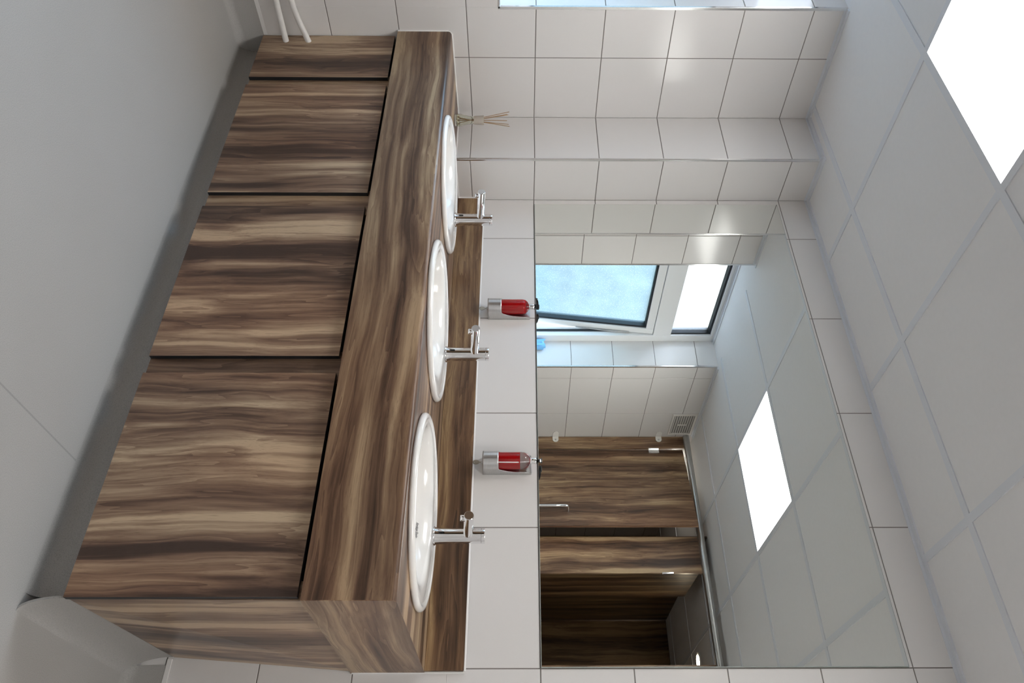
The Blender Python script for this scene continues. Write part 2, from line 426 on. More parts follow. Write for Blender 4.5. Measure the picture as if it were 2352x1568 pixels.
# ceiling boards with an opening for each light panel
cells = {(0, 1), (3, 1)}
def cellpoly(i, j, ins):
    a, b_, c, d = G(i, j), G(i+1, j), G(i+1, j+1), G(i, j+1)
    m_ = (a+b_+c+d)/4
    return [p + (m_-p)*ins for p in (a, b_, c, d)]
edge = [(-.26, .1), (ROOM_X+.1, .1), (ROOM_X+.1, BACK_Y-.1), (-.26, BACK_Y-.1)]
allv = []; edges = []
def loop(pts):
    vs_ = [bm.verts.new((p[0], p[1], ct)) for p in pts]
    for k in range(len(vs_)): edges.append(bm.edges.new((vs_[k], vs_[(k+1) % len(vs_)])))
loop(edge)
for c_ in cells: loop([(p.x, p.y) for p in cellpoly(*c_, 0.0)])
bmesh.ops.triangle_fill(bm, edges=edges, use_beauty=True)
ext = bmesh.ops.extrude_face_region(bm, geom=bm.faces[:])
for v in ext['geom']:
    if isinstance(v, bmesh.types.BMVert): v.co.z += .05
struct(link('ceiling', bm, MT['ceil']))
bm = bmesh.new()
def bar(p, q, wd, z0, z1):
    d = (q-p).normalized(); n = Vector((-d.y, d.x, 0))*wd/2
    hexa(bm, [(*(a.xy), z0) for a in (p-n, q-n, q+n, p+n)] + [(*(a.xy), z1) for a in (p-n, q-n, q+n, p+n)])
zt0, zt1 = Z(ZC), Z(ZC)+.0036
def clipseg(p, q):
    # keep inside the room outline
    return p, q
for j in range(0, 7):
    y = gy-gs*j
    if y < -3.95: continue
    p, q = G(-1.01, j), G((4.7 if j < 4 else 1.66), j)
    if j == 0: p = G(-.99, 0)
    bar(p, q, .024, zt0, zt1)
for i in range(0, 5):
    p, q = G(i, -.45), G(i, 3.6 if i > 1 else 6.25)
    if i == 0: p = G(0, -.45)
    bar(p, q, .0235, zt0+.0002, zt1)
tn[0] += 1; struct(link('trim_%d' % tn[0], bm, MT['tee']))
# perimeter angle
L = .0006
za, zb_ = Z(ZC)-.010, Z(ZC)-.0002
nk = [0]
def ang(x0, x1, y0, y1, nx, ny):
    nk[0] += 1; e = nk[0]*.00012; w_ = .020
    if nx: return [(x0, x0+nx*(.0012+e), y0, y1, za-e, zt1-e), (x0+nx*(.0013+e), x0+nx*w_, y0, y1, zb_-.001-e, zt1-e)]
    return [(x0, x1, y0, y0+ny*(.0012+e), za-e, zt1-e), (x0, x1, y0+ny*(.0013+e), y0+ny*w_, zb_-.001-e, zt1-e)]
B = []
B += ang(A_+.0005, ROOM_X, 0, 0, 0, -1) + ang(0, A_+.0018, -B_, 0, 0, -1) + ang(A_, 0, -B_-.0205, -.0005, 1, 0)
B += ang(0, 0, WIN0, -B_-.0005, 1, 0) + ang(0, 0, CUB_Y, WIN1, 1, 0) + ang(WX+.004, 0, WIN1, WIN0, 1, 0)
B += ang(ROOM_X, 0, -2.42, 0, -1, 0) + ang(1.6, ROOM_X, -2.42, 0, 0, 1)
tr(B, MT['tee'])

# ceiling light panels
for n_, (c_, lab) in enumerate((((0, 1), 'glowing square white light panel in the ceiling grid nearest the corner'), ((3, 1), 'glowing square light panel in the ceiling grid beyond the basins'))):
    cp = cellpoly(*c_, 0); ctr = sum(cp, Vector())/4
    r = root('ceiling_light', (ctr.x, ctr.y, Z(ZC)), lab, 'ceiling light', 'square light panels in the ceiling')
    o_, i_ = cellpoly(*c_, .012), cellpoly(*c_, .045)
    bm = bmesh.new()
    for k in range(4):
        a, b_, c, d = o_[k], o_[(k+1) % 4], i_[(k+1) % 4], i_[k]
        hexa(bm, [(*p.xy, Z(ZC)+.0037) for p in (a, b_, c, d)] + [(*p.xy, Z(ZC)+.03) for p in (a, b_, c, d)])
    link('frame', bm, MT['upvc'], r)
    bm = bmesh.new(); hexa(bm, [(*p.xy, Z(ZC)+.0045) for p in i_] + [(*p.xy, Z(ZC)+.028) for p in i_])
    link('diffuser', bm, MT['panel'], r)

# ------------------------------------------------------------------ skirtings
def cove_profile(face, foot, ztop, zfloor, n=8):
    """list of (offset from wall, z) from the top down with a quarter-round foot"""
    pts = [(face, ztop)]
    rr = foot-face; zc_ = zfloor+max(rr, .03)
    hz = zc_-zfloor
    for k in range(n+1):
        a = k/n*math.pi/2
        pts.append((foot-rr*math.cos(a)*1.0 if True else 0, zc_-hz*math.sin(a)))
    return pts
prof = cove_profile(.003, .033, ZSK, ZFL)
def cove_wall(name, to3, a, b):
    pts = prof + [(0, ZFL), (0, ZSK)]
    bm = bmesh.new(); extrude_poly(bm, pts, to3, a, b)
    return struct(link(name, bm, MT['vinyl'], smooth=True))
VF = -.555                                       # cabinet front
cove_wall('baseboard_left', lambda p, t: (p[0], t, Z(p[1])), CUB_Y+.012, VF+.061)
cove_wall('baseboard_back', lambda p, t: (t, -p[0], Z(p[1])), 2.082, ROOM_X-.002)
tr([(0, .0042, CUB_Y+.012, VF-.004, Z(ZSK), Z(ZSK)+.013), (2.066, ROOM_X, -.0042, 0, Z(ZSK), Z(ZSK)+.013)], MT['sealant'], .001)

# ------------------------------------------------------------------ vanity cabinet
WD = [wood('walnut_front_%d' % k, 'z', (k*3.1, k*1.7, k*2.3), 1.42) for k in range(4)]
W_pil = wood('walnut_pilaster', 'z', (7.3, 4.1, 9.9), 1.1)
W_end = wood('walnut_end', 'z', (1.9, 8.4, 3.3), 1.2, .3)
W_top = wood('walnut_worktop', 'x', (2.4, 6.15, 4.7), 1.0, .37, .06)
W_cap = wood('walnut_worktop_end', 'y', (5.2, 6.1, 2.7), 1.05, .35, .05)
W_ups = wood('walnut_upstand', 'x', (9.4, 3.3, 5.1), .95, .33, .2)
zdt, zdb = -.517, -.9985
van = root('vanity_cabinet', (1.05, -.3, 0), 'long walnut-effect vanity cabinet with black-edged doors under the worktop', 'cabinet')
# carcass behind the doors, doors and fixed pilasters
def pb(name, dims, mat, parent, bevel=.0):
    bm = bmesh.new(); box(bm, *dims); return link(name, bm, mat, parent, bevel=bevel)
def slab(name, x0, x1, z0, z1, y0, th, wmat, parent, ):
    """compact laminate board: wood face, black edges"""
    bm = bmesh.new(); vs_ = box(bm, x0, x1, y0, y0+th, Z(z0), Z(z1), mi=1)
    bm.faces.ensure_lookup_table()
    for f in bm.faces:
        f.normal_update()
        if abs(f.normal.y) > .5: f.material_index = 0
    return link(name, bm, [wmat, MT['black_edge']], parent)
for k, (x0, x1) in enumerate(((.003, .262), (.306, .853), (.913, 1.467), (1.520, 2.088))):
    slab('door' if k else 'filler_panel', x0, x1, zdb, zdt, VF, .013, WD[k], van)
for x0, x1 in ((.235, .335), (.83, .935), (1.445, 1.545)):
    pb('pilaster', (x0, x1, VF+.0135, VF+.032, Z(zdb-.001), Z(-.5034)), W_pil, van)
bm = bmesh.new(); box(bm, .004, 2.075, VF+.034, VF+.05, Z(zdb), Z(-.505)); link('back_board', bm, MT['black_edge'], van)
bm = bmesh.new()                                  # end panel, slightly out of plumb
hexa(bm, [(2.050, VF+.014, Z(-.9957)), (2.086, VF+.014, Z(-.9957)), (2.062, -.005, Z(-.978)), (2.030, -.005, Z(-.978)),
          (2.050, VF+.014, Z(-.5034)), (2.091, VF+.014, Z(-.5034)), (2.0985, -.005, Z(-.5034)), (2.030, -.005, Z(-.5034))])
link('end_panel', bm, W_end, van)
# vinyl-covered plinth with coved foot
PF = VF+.062
pp = cove_profile(0, .040, ZSK+.001, ZFL)
bm = bmesh.new(); extrude_poly(bm, pp + [(-.03, ZFL), (-.03, ZSK+.001)], lambda p, t: (t, PF-p[0], Z(p[1])), .004, 2.07)
link('plinth', bm, MT['vinyl'], van, smooth=True)
bm = bmesh.new()                                  # end plinth, foot sweeping out from under the end panel
pts = []
n = 10
A1, B1 = [], []
for k in range(n+1):
    a = k/n*math.pi/2; s, c = math.sin(a), math.cos(a)
    A1.append((2.112-(2.112-2.084)*c, VF+.016, Z(ZFL)+(.0985)*(1-s)))
    B1.append((2.110-(2.110-2.061)*c, -.0045, Z(ZFL)+(.112)*(1-s)))
Ai = [(max(x-.005, 2.06), y, z-.001 if k < n else z) for k, (x, y, z) in enumerate(A1)]; Bi = [(max(x-.008, 2.03), y, z) for x, y, z in B1]
va = [bm.verts.new(p) for p in A1 + Ai[::-1]]; vb = [bm.verts.new(p) for p in B1 + Bi[::-1]]
nn = len(va)
for k in range(nn): bm.faces.new((va[k], va[(k+1) % nn], vb[(k+1) % nn], vb[k]))
for q in (va, vb):
    for k in range(n): bm.faces.new((q[k], q[k+1], q[nn-2-k], q[nn-1-k]))
link('end_plinth', bm, MT['vinyl'], van, smooth=True)

# ------------------------------------------------------------------ worktop
ZT, ZB, WY = -.3078, -.5034, -.5745
XE0, XE1 = 2.103, 2.098
basins = [(.5687, -.3383, .2395, .2275), (1.176, -.342, .2497, .2275), (1.7789, -.3144, .2517, .2364)]
wt = root('worktop', (1.05, -.3, Z(ZB)), 'continuous walnut-effect worktop with deep front carrying the three basins', 'worktop')
bm = bmesh.new()
rc = .013
# front apron + rounded nose as an L shell
nose = [(WY, ZB)] + [(WY+rc-rc*math.cos(a), ZT-rc+rc*math.sin(a)) for a in [k/6*math.pi/2 for k in range(7)]]
inner = [(WY+.03, ZT-.028), (WY+.03, ZB)]
prof_w = nose + [(WY+.03, ZT)] + inner
extrude_poly(bm, prof_w, lambda p, t: ((XE0-.0015 if t else .0005), p[0], Z(p[1])), 0, 1)
link('apron', bm, W_top, wt, smooth=True)
bm = bmesh.new(); edges = []
def loop2(pts, z):
    vs_ = [bm.verts.new((p[0], p[1], z)) for p in pts]
    for k in range(len(vs_)): edges.append(bm.edges.new((vs_[k], vs_[(k+1) % len(vs_)])))
x1_ = XE0-.0015
loop2([(.0005, WY+.03), (x1_, WY+.03), (x1_, -.0005), (A_+.0008, -.0005), (A_+.0008, -B_-.0008), (.0005, -B_-.0008)], Z(ZT))
for cx, cy, a, b_ in basins:
    loop2([(cx+(a-.02)*math.cos(2*math.pi*k/64), cy+(b_-.02)*math.sin(2*math.pi*k/64)) for k in range(64)], Z(ZT))
bmesh.ops.triangle_fill(bm, edges=edges, use_beauty=True)
ext = bmesh.ops.extrude_face_region(bm, geom=bm.faces[:])
for v in ext['geom']:
    if isinstance(v, bmesh.types.BMVert): v.co.z -= .028
link('top', bm, W_top, wt)
bm = bmesh.new()                                  # end cap following the profile
capp = nose + [(-.0015, ZT), (-.0015, ZB)]
extrude_poly(bm, capp, lambda p, t: ((XE0, XE0-.0015)[t], p[0], Z(p[1])), 0, 1)
link('end_cap', bm, W_cap, wt)
pb('upstand', (A_+.001, 2.0995, -.0125, -.0008, Z(ZT)+.0003, Z(-.2030)), W_ups, wt, .001)
bm = bmesh.new(); s_ = .0036
tube(bm, [(A_+.003, -.009, Z(-.2018)), (2.101, -.009, Z(-.2018))], .0038, 8)
tube(bm, [(2.1025, -.004, Z(-.50)), (2.1025, -.004, Z(-.2018))], .0034, 8)
tube(bm, [(A_+.002, -.012, Z(ZT)+.0025), (A_+.002, -.012, Z(-.2018))], s_, 8)
link('sealant', bm, MT['sealant'], wt, smooth=True)
bm = bmesh.new()
tube(bm, [(.0015, WY, Z(ZB)), (.0015, WY, Z(ZT-.012)), (.0015, WY+.010, Z(ZT)+.001), (.0015, -B_-.002, Z(ZT)+.002), (.004, -B_-.002, Z(ZT)+.002), (A_+.002, -B_-.002, Z(ZT)+.002), (A_+.003, -.014, Z(ZT)+.002)], .0036, 8)
link('sealant', bm, MT['sealant'], wt, smooth=True)

# ------------------------------------------------------------------ basins
def ell(cx, cy, a, b_, z, n=96): return [(cx+a*math.cos(2*math.pi*k/n), cy+b_*math.sin(2*math.pi*k/n), z) for k in range(n)]
blabs = ['white oval basin at the far end beside the reed diffuser', 'white oval inset basin in the middle of the worktop', 'white oval basin nearest the open end of the worktop, with maker\'s script inside']
for bi, (cx, cy, a, b_) in enumerate(basins):
    z = Z(ZT)+.0006
    r = root('wash_basin', (cx, cy, z), blabs[bi], 'basin', 'oval basins set in the worktop')
    k = a/.25; kb = b_/.232
    L_ = [(0, 1.0, 1.0, 0), (0, 1.006, 1.006, .004), (0, 1.004, 1.004, .009), (0, .988, .988, .0135), (0, .965, .965, .0155), (0, .945, .942, .0140), (0, .925, .92, .0100), (0, .905, .897, .0126),
          (-.026, .845, .74, .0118), (-.0335, .815, .682, .0095), (-.036, .79, .66, .002), (-.037, .765, .63, -.015), (-.037, .72, .59, -.045), (-.035, .62, .49, -.09), (-.03, .44, .34, -.122), (-.025, .2, .17, -.136), (-.025, .1, .105, -.139)]
    bm = bmesh.new(); rings = []
    for (dy, sa, sb, zz) in L_:
        rings.append([bm.verts.new(p) for p in ell(cx, cy+dy, a*sa, b_*sb, z+zz)])
    n = 96
    for r0, r1 in zip(rings, rings[1:]):
        for q in range(n): bm.faces.new((r0[q], r0[(q+1) % n], r1[(q+1) % n], r1[q]))
    # outside of the bowl
    out = []
    for (dy, sa, sb, zz) in ((0, .90, .90, -.0), (-.03, .80, .70, -.045), (-.03, .64, .52, -.105), (-.025, .24, .2, -.152)):
        out.append([bm.verts.new(p) for p in ell(cx, cy+dy, a*sa, b_*sb, z+zz)])
    for r0, r1 in zip([rings[0]]+out, out):
        for q in range(n): bm.faces.new((r0[q], r1[q], r1[(q+1) % n], r0[(q+1) % n]))
    for q in range(n): bm.faces.new((out[-1][q], rings[-1][q], rings[-1][(q+1) % n], out[-1][(q+1) % n]))
    o = link('bowl', bm, MT['ceramic'], r, smooth=True)
    try: o.data.set_sharp_from_angle(angle=math.radians(75))
    except Exception: pass
    bm = bmesh.new(); revolve(bm, (cx, cy-.025, z-.150), (0, 0, 1), [(.019, 0), (.019, .012), (.026, .0135), (.025, .0165), (.012, .0155), (.011, .012)], 32)
    link('waste', bm, MT['chrome'], r, smooth=True)
    if bi == 2:
        cu = bpy.data.curves.new('script', 'FONT'); cu.body = 'Armitage Shanks'; cu.size = .0078; cu.shear = .45; cu.space_character = .86; cu.extrude = .00015
        to = bpy.data.objects.new('script_tmp', cu); COL.objects.link(to)
        dg = bpy.context.evaluated_depsgraph_get(); me = bpy.data.meshes.new_from_object(to.evaluated_get(dg)); bpy.data.objects.remove(to)
        me.materials.clear(); me.materials.append(MT['ink'])
        # stand the text on the rear inner slope, facing the front
        for v in me.vertices:
            tx, ty = v.co.x, v.co.y
            X = 1.765+tx; zz = -.027+ty*1.35
            # follow the ellipse of the bowl at that depth
            f = (.002-zz)/.047; sa = .79+(.72-.79)*f; sb = .66+(.59-.66)*f
            dx = (X-cx)/(a*sa); Y = cy-.0365 + b_*sb*math.sqrt(max(0, 1-dx*dx)) - .0022 - v.co.z
            v.co = Vector((X-cx, Y-cy, zz))
        t_ = bpy.data.objects.new('maker_script', me); COL.objects.link(t_); t_.parent = r; t_['label'] = 'grey script lettering'

# ------------------------------------------------------------------ taps
tlabs = ['chrome sensor tap on the far basin beside the boxed corner', 'chrome sensor tap on the middle basin', 'chrome sensor tap on the basin nearest the open end of the worktop']
for ti, (tx, ty) in enumerate(((.568, -.178), (1.172, -.168), (1.776, -.140))):
    zb0 = Z(ZT)+.0130
    top = Z(-.1515 if ti == 2 else (-.1545 if ti == 1 else -.157))
    h = top-zb0
    r = root('sensor_tap', (tx, ty, zb0), tlabs[ti], 'tap', 'chrome taps standing on the basins')
    bm = bmesh.new()
    revolve(bm, (tx, ty, zb0), (0, 0, 1), [(.0262, 0), (.0265, .003), (.0255, .0050), (.0245, .0060)], 48); link('base_ring', bm, MT['chrome'], r, smooth=True)
    bm = bmesh.new()
    revolve(bm, (tx, ty, zb0+.006), (0, 0, 1), [(.0243, 0), (.0230, .006), (.0222, .014), (.0217, .028), (.0214, .050), (.0213, h-.0165)], 48); link('body', bm, MT['chrome'], r, smooth=True)
    bm = bmesh.new()
    revolve(bm, (tx, ty, zb0+h-.0105), (0, 0, 1), [(.0205, 0), (.0213, .0006), (.0215, .002), (.0215, .0088), (.0209, .0102), (.0180, .0105)], 48); link('top_cap', bm, MT['chrome'], r, smooth=True)
    d = Vector((0, -1, .075)).normalized(); sb0 = Vector((tx, ty+.004, Z(-.199)-(0 if ti == 2 else .002)))
    bm = bmesh.new()
    revolve(bm, sb0, d, [(.0132, .010), (.0132, .1350), (.0128, .1365)], 40); link('spout', bm, MT['chrome'], r, smooth=True)
    bm = bmesh.new(); revolve(bm, sb0+d*.1366, d, [(.0123, 0), (.0123, .0010), (.0118, .0014)], 40)
    link('spout_end_disc', bm, MT['brown_cap'], r, smooth=True)
    dn = Vector((0, -.075, -1)).normalized()
    bm = bmesh.new(); revolve(bm, sb0+d*.119+dn*.009, dn, [(.0088, 0), (.0088, .012), (.0080, .0135), (.0062, .0136)], 28); link('aerator', bm, MT['chrome'], r, smooth=True)
    # sensor window wrapped on the front of the body
    bm = bmesh.new(); zc_s = zb0+.024; hw, hh = .0036, .0095; N_ = 24
    ring = []
    for k2 in range(N_):
        a_ = 2*math.pi*k2/N_; ox = hw*math.cos(a_); oz = (hh-hw)*(1 if math.sin(a_) > 0 else -1)+hw*math.sin(a_)
        ring.append((ox, oz))
    def onb(ox, oz, rr): 
        an = -math.pi/2 + ox/.0225
        return (tx+rr*math.cos(an), ty+rr*math.sin(an), zc_s+oz)
    a1 = [bm.verts.new(onb(x_, z_, .0200)) for x_, z_ in ring]; b1 = [bm.verts.new(onb(x_, z_, .0227-.0006*(z_+.01)/.02)) for x_, z_ in ring]
    for k2 in range(N_): bm.faces.new((a1[k2], a1[(k2+1) % N_], b1[(k2+1) % N_], b1[k2]))
    bm.faces.new(b1); bm.faces.new(a1[::-1])
    link('sensor', bm, MT['sens'], r)

# ------------------------------------------------------------------ mirror
mz0, mz1, mx0, mx1, mt_ = .0015, 4*H-.012, .291, 2.0905, .0063
bm = bmesh.new()
bv = .0016
fr = [(mx0+bv, mz0+bv), (mx1-bv, mz0+bv), (mx1-bv, mz1-bv), (mx0+bv, mz1-bv)]; bk = [(mx0, mz0), (mx1, mz0), (mx1, mz1), (mx0, mz1)]
f0 = [bm.verts.new((x, -mt_, Z(z))) for x, z in fr]; f1 = [bm.verts.new((x, -mt_+bv, Z(z))) for x, z in bk]; f2 = [bm.verts.new((x, -.0004, Z(z))) for x, z in bk]
bm.faces.new(f0)
for r0, r1 in ((f0, f1), (f1, f2)):
    for k in range(4): bm.faces.new((r0[k], r0[(k+1) % 4], r1[(k+1) % 4], r1[k])).material_index = 1
bm.faces.new(f2[::-1]).material_index = 1
tag(link('mirror', bm, [MT['mirror'], MT['mirror_edge']]), 'large frameless rectangular mirror fixed to the tiles above the basins', 'mirror')

# ------------------------------------------------------------------ soap dispensers
def dispenser(x, label, level, turn):
    w0 = .030; dy = .034
    r = root('soap_dispenser', (x, -.035, Z(-.170)), label, 'soap dispenser', 'wall dispensers of red soap')
    z0, ht, hb = -.170, .150, .049
    # U shaped bracket of sheet steel
    path = [(-w0, -.001)]
    path += [(-w0, -.001-(dy-.001)*k/10) for k in range(1, 11)]
    path += [(w0*math.cos(math.pi+math.pi*k/24), -dy+w0*math.sin(math.pi+math.pi*k/24)) for k in range(1, 24)]
    path += [(w0, -dy+(dy-.001)*k/10) for k in range(0, 11)]
    def top(px, py):
        d = -py
        if d <= .0135: return ht
        if d >= .040: return hb
        t = (d-.0135)/(.040-.0135)
        return hb + (ht-hb)*(1-math.sqrt(max(0, 1-(1-t)**2)))**1.0 if t > 0 else ht
    bm = bmesh.new(); grid = []
    for px, py in path:
        t_ = top(px, py); grid.append([bm.verts.new((x+px, py, Z(z0+t_*k/12))) for k in range(13)])
    for a, b_ in zip(grid, grid[1:]):
        for k in range(12): bm.faces.new((a[k], b_[k], b_[k+1], a[k+1]))
    o = link('bracket', bm, MT['steel'], r, smooth=True)
    md = o.modifiers.new('s', 'SOLIDIFY'); md.thickness = .0013; md.offset = 0
    pb('back_plate', (x-w0, x+w0, -.0016, -.0003, Z(z0), Z(z0+ht)), MT['steel'], r)
    bm = bmesh.new()
    base_poly = [(p_[0]*.985, p_[1]) for p_ in path]
    extrude_poly(bm, base_poly, lambda p, t: (x+p[0], p[1], Z(z0+(.0005 if t == 0 else .0022))), 0, 1)
    link('base_plate', bm, MT['steel'], r)
    rb = .0268; bx, by = x, -.0345; bz = z0+.0028
    bm = bmesh.new()
    pr = [(.020, 0), (.0255, .0012), (rb, .005), (rb, .118), (.0258, .1255), (.0225, .1335), (.0165, .1395), (.0105, .142), (.0085, .1435), (.0085, .1455)]
    revolve(bm, (bx, by, Z(bz)), (0, 0, 1), pr, 48); link('bottle', bm, MT['glass'], r, smooth=True)
    lv = level
    bm = bmesh.new(); li = [(rr-.0009, hh+.0008) for rr, hh in pr if hh < lv-.003]
    li = [(.018, .0010)] + [(rr, hh) for rr, hh in li[1:]]
    last = [rr for rr, hh in pr if hh <= lv][-1]-.0010
    li += [(last, lv)]
    revolve(bm, (bx, by, Z(bz)), (0, 0, 1), li, 48); link('liquid_soap', bm, MT['soap'], r, smooth=True)['label'] = 'red liquid soap'
    bm = bmesh.new()
    if level < .12:
        tube(bm, [(bx+.0175, by-.0205, Z(bz+.012)), (bx+.0165, by-.0210, Z(bz+.05)), (bx+.0165, by-.0200, Z(bz+.105)), (bx+.006, by-.006, Z(bz+.138))], .0018, 10)
    else:
        tube(bm, [(bx, by, Z(bz+.012)), (bx, by, Z(bz+.14))], .0016, 10)
    link('dip_tube', bm, MT['wire'], r, smooth=True)
    bm = bmesh.new(); revolve(bm, (bx, by, Z(bz+.1430)), (0, 0, 1), [(.0105, 0), (.0110, .001), (.0110, .003), (.0098, .0035), (.0098, .0185), (.0092, .0195)], 32); link('neck_collar', bm, MT['chrome'], r, smooth=True)
    bm = bmesh.new(); revolve(bm, (bx, by, Z(bz+.1620)), (0, 0, 1), [(.0085, 0), (.0102, .0012), (.0102, .0038), (.0050, .0048), (.0042, .0095), (.0062, .0125), (.0085, .0165), (.0080, .0185)], 24)
    # nozzle lever reaching forward
    pts = []
    zt_ = Z(bz+.1765)
    top_ = [(.010, .0018), (.002, .0020), (-.010, .0012), (-.022, -.0002), (-.0285, -.0030)]
    bot_ = [(-.0285, -.0075), (-.0235, -.0068), (-.014, -.0062), (-.004, -.0078), (.008, -.0060)]
    def lev(p, t):
        wx, wy = t*(.0062 if p[0] > -.014 else .0042), p[0]*1.35 if p[0] < 0 else p[0]
        c_, s_ = math.cos(turn), math.sin(turn)
        return (bx+wx*c_-wy*s_, by+wx*s_+wy*c_, zt_+p[1]*1.25)
    extrude_poly(bm, top_+bot_, lev, -1, 1)
    link('pump_head', bm, MT['black'], r, bevel=.0006)
    # key hanging in the lock underneath
    bm = bmesh.new(); revolve(bm, (bx+.002, by+.006, Z(z0-.0050)), (0, 0, 1), [(.0050, 0), (.0060, .001), (.0060, .0052)], 24); link('lock', bm, MT['steel'], r, smooth=True)
    bm = bmesh.new(); kx, ky = bx+.002, by+.006
    box(bm, kx-.0018, kx+.0018, ky-.0006, ky+.0006, Z(z0-.0125), Z(z0-.0048))
    ow = [(.0078*math.cos(2*math.pi*k/28), -.0215+.0105*math.sin(2*math.pi*k/28)) for k in range(28)]
    iw = [(.0016*math.cos(2*math.pi*k/28), -.0270+.0022*math.sin(2*math.pi*k/28)) for k in range(28)]
    for s_ in (-.0008, .0008):
        O = [bm.verts.new((kx+p_[0], ky+s_, Z(z0+p_[1]))) for p_ in ow]; I = [bm.verts.new((kx+p_[0], ky+s_, Z(z0+p_[1]))) for p_ in iw]
        for k in range(28): bm.faces.new((O[k], O[(k+1) % 28], I[(k+1) % 28], I[k]))
        if s_ < 0: O1, I1 = O, I
    for k in range(28):
        bm.faces.new((O1[k], O1[(k+1) % 28], O[(k+1) % 28], O[k])); bm.faces.new((I1[k], I1[(k+1) % 28], I[(k+1) % 28], I[k]))
    link('key', bm, MT['key'], r)
    return r
dispenser(.8600, 'soap dispenser between the far and middle taps, red bottle full to the neck', .131, -.12)
dispenser(1.4830, 'soap dispenser nearest the open end, red soap partly used with clear glass above', .112, .5)

# ------------------------------------------------------------------ reed diffuser
dx, dy_ = .146, -.297; zr0 = Z(ZT)+.0004
rd = root('reed_diffuser', (dx, dy_, zr0), 'glass reed diffuser with thin sticks standing behind the far basin', 'reed diffuser')
gp = [(.018, 0), (.0213, .001), (.0222, .004), (.0228, .010), (.0236, .018), (.0228, .026), (.0195, .038), (.0160, .052), (.0142, .066), (.0138, .077)]
bm = bmesh.new(); revolve(bm, (dx, dy_, zr0), (0, 0, 1), gp + [(.0122, .077), (.0126, .066), (.0145, .052), (.018, .038), (.0212, .026), (.0220, .018), (.021, .009), (.015, .0068)], 40); link('bottle', bm, MT['diff_glass'], rd, smooth=True)
bm = bmesh.new(); revolve(bm, (dx, dy_, zr0), (0, 0, 1), [(.0145, .0074), (.0205, .0094), (.0214, .018), (.0211, .0195)], 40); link('fragrance_oil', bm, MT['oil'], rd, smooth=True)
bm = bmesh.new(); revolve(bm, (dx, dy_, zr0), (0, 0, 1), [(.0150, .074), (.0158, .078), (.0170, .106), (.0178, .112), (.0160, .112), (.0150, .079)], 40)
link('collar', bm, pbr('frosted_collar', (.72, .66, .58), .35, Transmission_Weight=.3), rd, smooth=True)
for k, (ax, ay, bx_, by_, hh) in enumerate(((-.006, .004, -.046, .008, .205), (-.004, -.004, -.036, -.012, .209), (.002, .005, .006, .014, .207), (.003, -.003, .010, -.006, .201), (.005, .001, .040, -.002, .211), (-.002, .002, -.040, .002, .200))):
    bm = bmesh.new(); tube(bm, [(dx-ax*2, dy_-ay*2, zr0+.012), (dx+ax*.6, dy_+ay*.6, zr0+.075), (dx+bx_, dy_+by_, zr0+hh)], .0014, 6)
    link('reed', bm, MT['reed'], rd)

# ------------------------------------------------------------------ water pipes low on the left wall
def pipe(pts, label):
    bm = bmesh.new()
    V = [Vector(p) for p in pts]; fine = []
    for i in range(len(V)-1):
        p0 = V[max(i-1, 0)]; p1 = V[i]; p2 = V[i+1]; p3 = V[min(i+2, len(V)-1)]
        for k in range(8):
            t = k/8; fine.append(.5*((2*p1)+(-p0+p2)*t+(2*p0-5*p1+4*p2-p3)*t*t+(-p0+3*p1-3*p2+p3)*t**3))
    fine.append(V[-1]); tube(bm, fine, .0105, 20)
    o = link('water_pipe', bm, MT['white_paint'], smooth=True)
    tag(o, label, 'pipe', 'white pipes low on the left wall')
pipe([(.020, -2.30, Z(-.900)), (.020, -1.6, Z(-.902)), (.021, -1.0, Z(-.908)), (.022, -.75, Z(-.911)), (.027, -.64, Z(-.912)), (.036, -.565, Z(-.910)), (.040, -.549, Z(-.909))], 'lower of two white painted pipes running into the cabinet by the skirting')
pipe([(.020, -2.30, Z(-.845)), (.020, -1.6, Z(-.848)), (.021, -1.0, Z(-.856)), (.022, -.72, Z(-.859)), (.026, -.64, Z(-.851)), (.036, -.572, Z(-.833)), (.040, -.549, Z(-.826))], 'upper of two white painted pipes entering the cabinet, bent upwards')

# ------------------------------------------------------------------ window
win = struct(bpy.data.objects.new('window_1', None)); COL.objects.link(win); win.location = (WX, -1.1, Z(.4))
def wbox(name, boxes, mat, bevel=.002, par=None):
    bm = bmesh.new()
    for b in boxes: box(bm, *b)
    return link(name, bm, mat, par or win, bevel=bevel)
fx0, fx1 = WX-.065, WX; fw = .056
yo0, yo1 = WIN1, WIN0; zt_f = Z(ZC)-.001; zs_f = Z(SILL)
wbox('window_frame', [(fx0, fx1, yo0, yo0+fw, zs_f, zt_f), (fx0, fx1, yo1-fw, yo1, zs_f, zt_f), (fx0, fx1, yo0+fw, yo1-fw, zs_f, zs_f+.055),
                      (fx0, fx1, yo0+fw, yo1-fw, Z(.742), Z(.848)), (fx0, fx1, yo0+fw, yo1-fw, Z(1.088), zt_f)], MT['upvc'])
g = .016
def gask(y0, y1, z0, z1, xx0, xx1, par, w_=.016):
    return wbox('gasket', [(xx0, xx1, y0, y0+w_, z0, z1), (xx0, xx1, y1-w_, y1, z0, z1), (xx0, xx1, y0+w_, y1-w_, z0, z0+w_*.25), (xx0, xx1, y0+w_, y1-w_, z1-w_, z1)], MT['gasket'], 0, par)
gask(yo0+fw, yo1-fw, Z(.848), Z(1.088), fx0+.012, fx1-.012, win, .012)
wbox('pane', [(fx0+.026, fx0+.032, yo0+fw+.012, yo1-fw-.012, Z(.8515), Z(1.076))], MT['pane_top'], 0)
